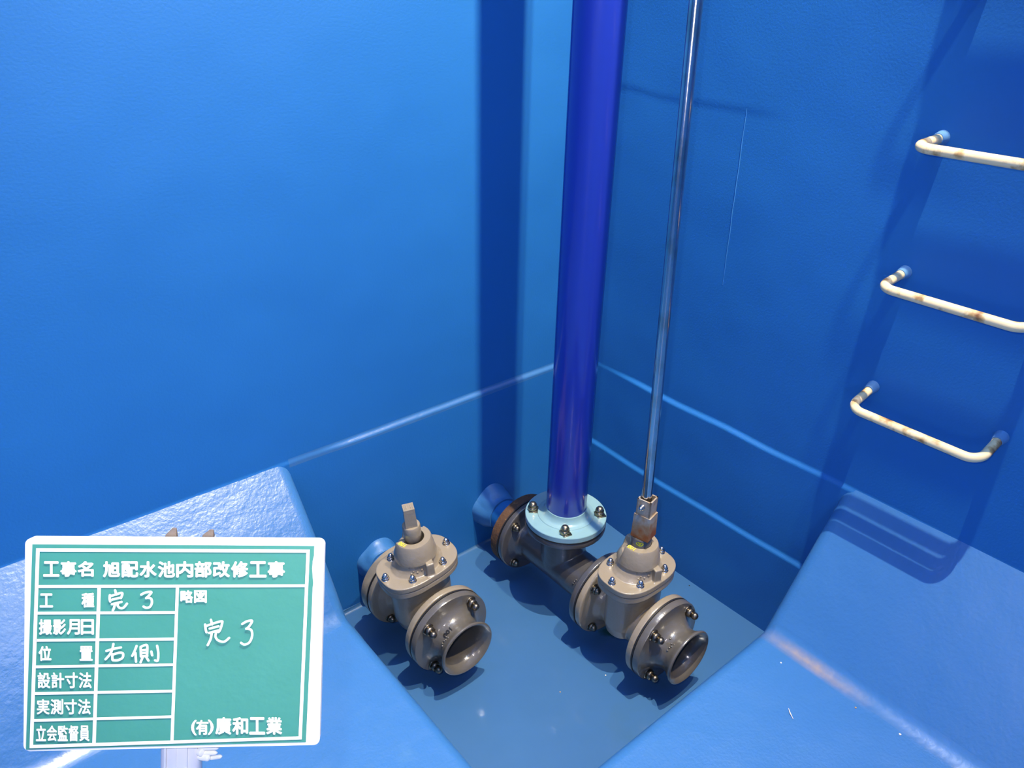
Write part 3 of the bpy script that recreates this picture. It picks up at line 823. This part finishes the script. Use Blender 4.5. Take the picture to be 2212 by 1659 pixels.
printed('工', 148, 450, 246, 548, 3.4); printed('種', 436, 446, 530, 548, 3.4)
printed('撮影月日', 143, 628, 528, 735, 3.4)
printed('位', 140, 812, 235, 916, 3.4); printed('置', 423, 812, 520, 915, 3.4)
printed('設計寸法', 133, 994, 512, 1105, 2.8)
printed('実測寸法', 128, 1178, 505, 1285, 2.8)
printed('立会監督員', 123, 1360, 497, 1470, 2.8)
printed('略図', 1118, 428, 1306, 516, 3.6)
printed('(', 1193, 1322, 1235, 1430, 3.4); printed('有', 1226, 1322, 1318, 1426, 3.4); printed(')', 1308, 1320, 1352, 1426, 3.4)
printed('廣和工業', 1358, 1303, 1826, 1424, 4.2)
# chalk handwriting: strokes traced in crop pixels
def strokes(lst, wpx):
    bm = bmesh.new()
    hw = wpx / 3.197 * (BWD / 646) / 2
    for kk, st in enumerate(lst):
        P = [Vector(cq(*p)) for p in st]
        # Catmull-Rom
        Q = []
        for i in range(len(P) - 1):
            p0 = P[max(i - 1, 0)]; p1 = P[i]; p2 = P[i + 1]; p3 = P[min(i + 2, len(P) - 1)]
            for s_ in range(6):
                t_ = s_ / 6
                Q.append(0.5 * ((2 * p1) + (-p0 + p2) * t_ + (2 * p0 - 5 * p1 + 4 * p2 - p3) * t_ ** 2 + (-p0 + 3 * p1 - 3 * p2 + p3) * t_ ** 3))
        Q.append(P[-1]); z = 0.0016 + kk * 2e-5
        prev = None
        for i, q in enumerate(Q):
            d = (Q[min(i + 1, len(Q) - 1)] - Q[max(i - 1, 0)]).normalized(); n = Vector((-d.y, d.x)) * hw
            cur = (bm.verts.new((*(q + n), z)), bm.verts.new((*(q - n), z)))
            if prev: bm.faces.new((prev[0], prev[1], cur[1], cur[0]))
            prev = cur
        for q in (Q[0], Q[-1]):
            vs = [bm.verts.new((q.x + hw * math.cos(a), q.y + hw * math.sin(a), z + 1e-6)) for a in lin(0, 2 * math.pi, 12)[:-1]]; bm.faces.new(vs)
    obj('handwriting', bm, M['chalk'], board)
strokes([
    # 完 (first)
    [(672, 428), (680, 458)], [(636, 462), (634, 486), (638, 505)], [(636, 470), (680, 456), (714, 446), (722, 454), (712, 482)],
    [(652, 492), (702, 480)], [(650, 524), (716, 508)], [(672, 522), (664, 550), (656, 568)], [(694, 514), (690, 534), (706, 550), (730, 548), (754, 520)],
    # 了 (first)
    [(852, 458), (880, 444), (922, 440), (902, 468), (886, 482)], [(888, 480), (918, 484), (926, 512), (912, 542), (886, 548), (868, 540)],
], 17)
strokes([
    # 右
    [(612, 846), (660, 832), (712, 822)], [(660, 798), (652, 836), (634, 872), (606, 904)], [(652, 868), (654, 908)], [(654, 872), (700, 858), (726, 864), (722, 894), (690, 910), (656, 910)],
    # 側
    [(820, 812), (806, 848), (790, 880)], [(812, 860), (816, 920)],
    [(848, 818), (850, 880)], [(850, 818), (876, 806), (894, 812), (892, 876)], [(852, 842), (890, 838)], [(852, 862), (890, 858)], [(850, 884), (894, 880)], [(862, 890), (848, 924)], [(886, 886), (902, 912)],
    [(922, 850), (928, 876)], [(962, 810), (970, 860), (966, 912), (948, 910)],
], 17)
strokes([
    # 完 (large)
    [(1332, 632), (1340, 664)], [(1292, 664), (1296, 700), (1302, 718)], [(1296, 676), (1350, 656), (1404, 642), (1410, 652), (1396, 700), (1384, 716)],
    [(1324, 692), (1384, 676)], [(1320, 722), (1384, 704)], [(1338, 722), (1330, 764), (1310, 806)], [(1370, 712), (1364, 748), (1384, 774), (1424, 782), (1458, 756)],
    # 了 (large)
    [(1548, 660), (1580, 642), (1616, 638), (1596, 676), (1576, 694)], [(1576, 692), (1610, 702), (1616, 742), (1598, 786), (1564, 802), (1540, 790)]], 17)
# post, clamp hooks and thumb screw
bm = bmesh.new()
pxm = BWD / 646
px0, _ = cq(935, 1530); px1, _ = cq(1222, 1530); pcx = (px0 + px1) / 2; pw = (px1 - px0)
# length of the post down to the floor along the board's own down direction
yb = -BHT / 2
base = BM @ Vector((pcx, yb, -0.012)); plen = (base.z + 0.0) / ey.z
rings = []
for yy in (yb + 0.10, yb + 0.02, yb - 0.004, yb - 0.03, yb - plen * 0.5, yb - plen):
    rings.append([Vector((pcx + x, yy, -0.022 + z)) for x, z in superell(pw / 2, 0.013, .8, 40)])
loft(bm, rings); bmesh.ops.recalc_face_normals(bm, faces=bm.faces)
post = obj('post', bm, M['post'], board, 40); post['label'] = 'pale grey post under the board'
bm = bmesh.new()
for dx in (-pw * 0.30, -pw * 0.05, pw * 0.22):
    box(bm, (pcx + dx, yb - 0.075, -0.009), (0.0016, 0.15, 0.0016))
obj('post_rib', bm, M['post'], post)
for (cx_, top, r_) in ((1035, 14, 1), (1295, 26, 1)):
    x_, y_ = cq(cx_, 70); _, y2_ = cq(cx_, top)
    bm = bmesh.new()
    loft(bm, [[Vector((x_ - .007, y_ - .010, -.0100)), Vector((x_ + .004, y_ - .010, -.0100)), Vector((x_ + .004, y_ - .010, -.0160)), Vector((x_ - .007, y_ - .010, -.0160))],
              [Vector((x_ - .0065, y_, -.0100)), Vector((x_ + .004, y_, -.0100)), Vector((x_ + .004, y_, -.0160)), Vector((x_ - .0065, y_, -.0160))],
              [Vector((x_ + .0012, y2_, -.0075)), Vector((x_ + .0045, y2_, -.0075)), Vector((x_ + .0045, y2_, -.0105)), Vector((x_ + .0012, y2_, -.0105))]])
    bmesh.ops.recalc_face_normals(bm, faces=bm.faces); bevel_all(bm, 0.0008, 2)
    obj('clamp_hook', bm, M['clip'], board, 50)
bm = bmesh.new()
def lobe(X0, Y0, X1, Y1, r):
    a = Vector((*cq(X0, Y0), -0.016)); b = Vector((*cq(X1, Y1), -0.012)); r = r / 3.197 * pxm
    pts = []; rad = []
    for k in lin(0, 1, 12):
        pts.append(a.lerp(b, k)); e = max(0.0, (k - 0.75) / 0.25); s = max(0.0, (0.12 - k) / 0.12)
        rad.append(r * math.sqrt(max(0.02, 1 - e * e)) * (1 - 0.25 * s))
    tube(bm, pts, rad, 20)
lobe(1215, 1575, 1366, 1556, 23)
lobe(1215, 1615, 1352, 1598, 17)
lobe(1210, 1640, 1300, 1636, 24)
lobe(1290, 1650, 1384, 1622, 16)
lobe(1210, 1600, 1250, 1600, 30)
obj('clamp_screw', bm, M['cream'], board, 60)['label'] = 'cream lobed screw beside the post'
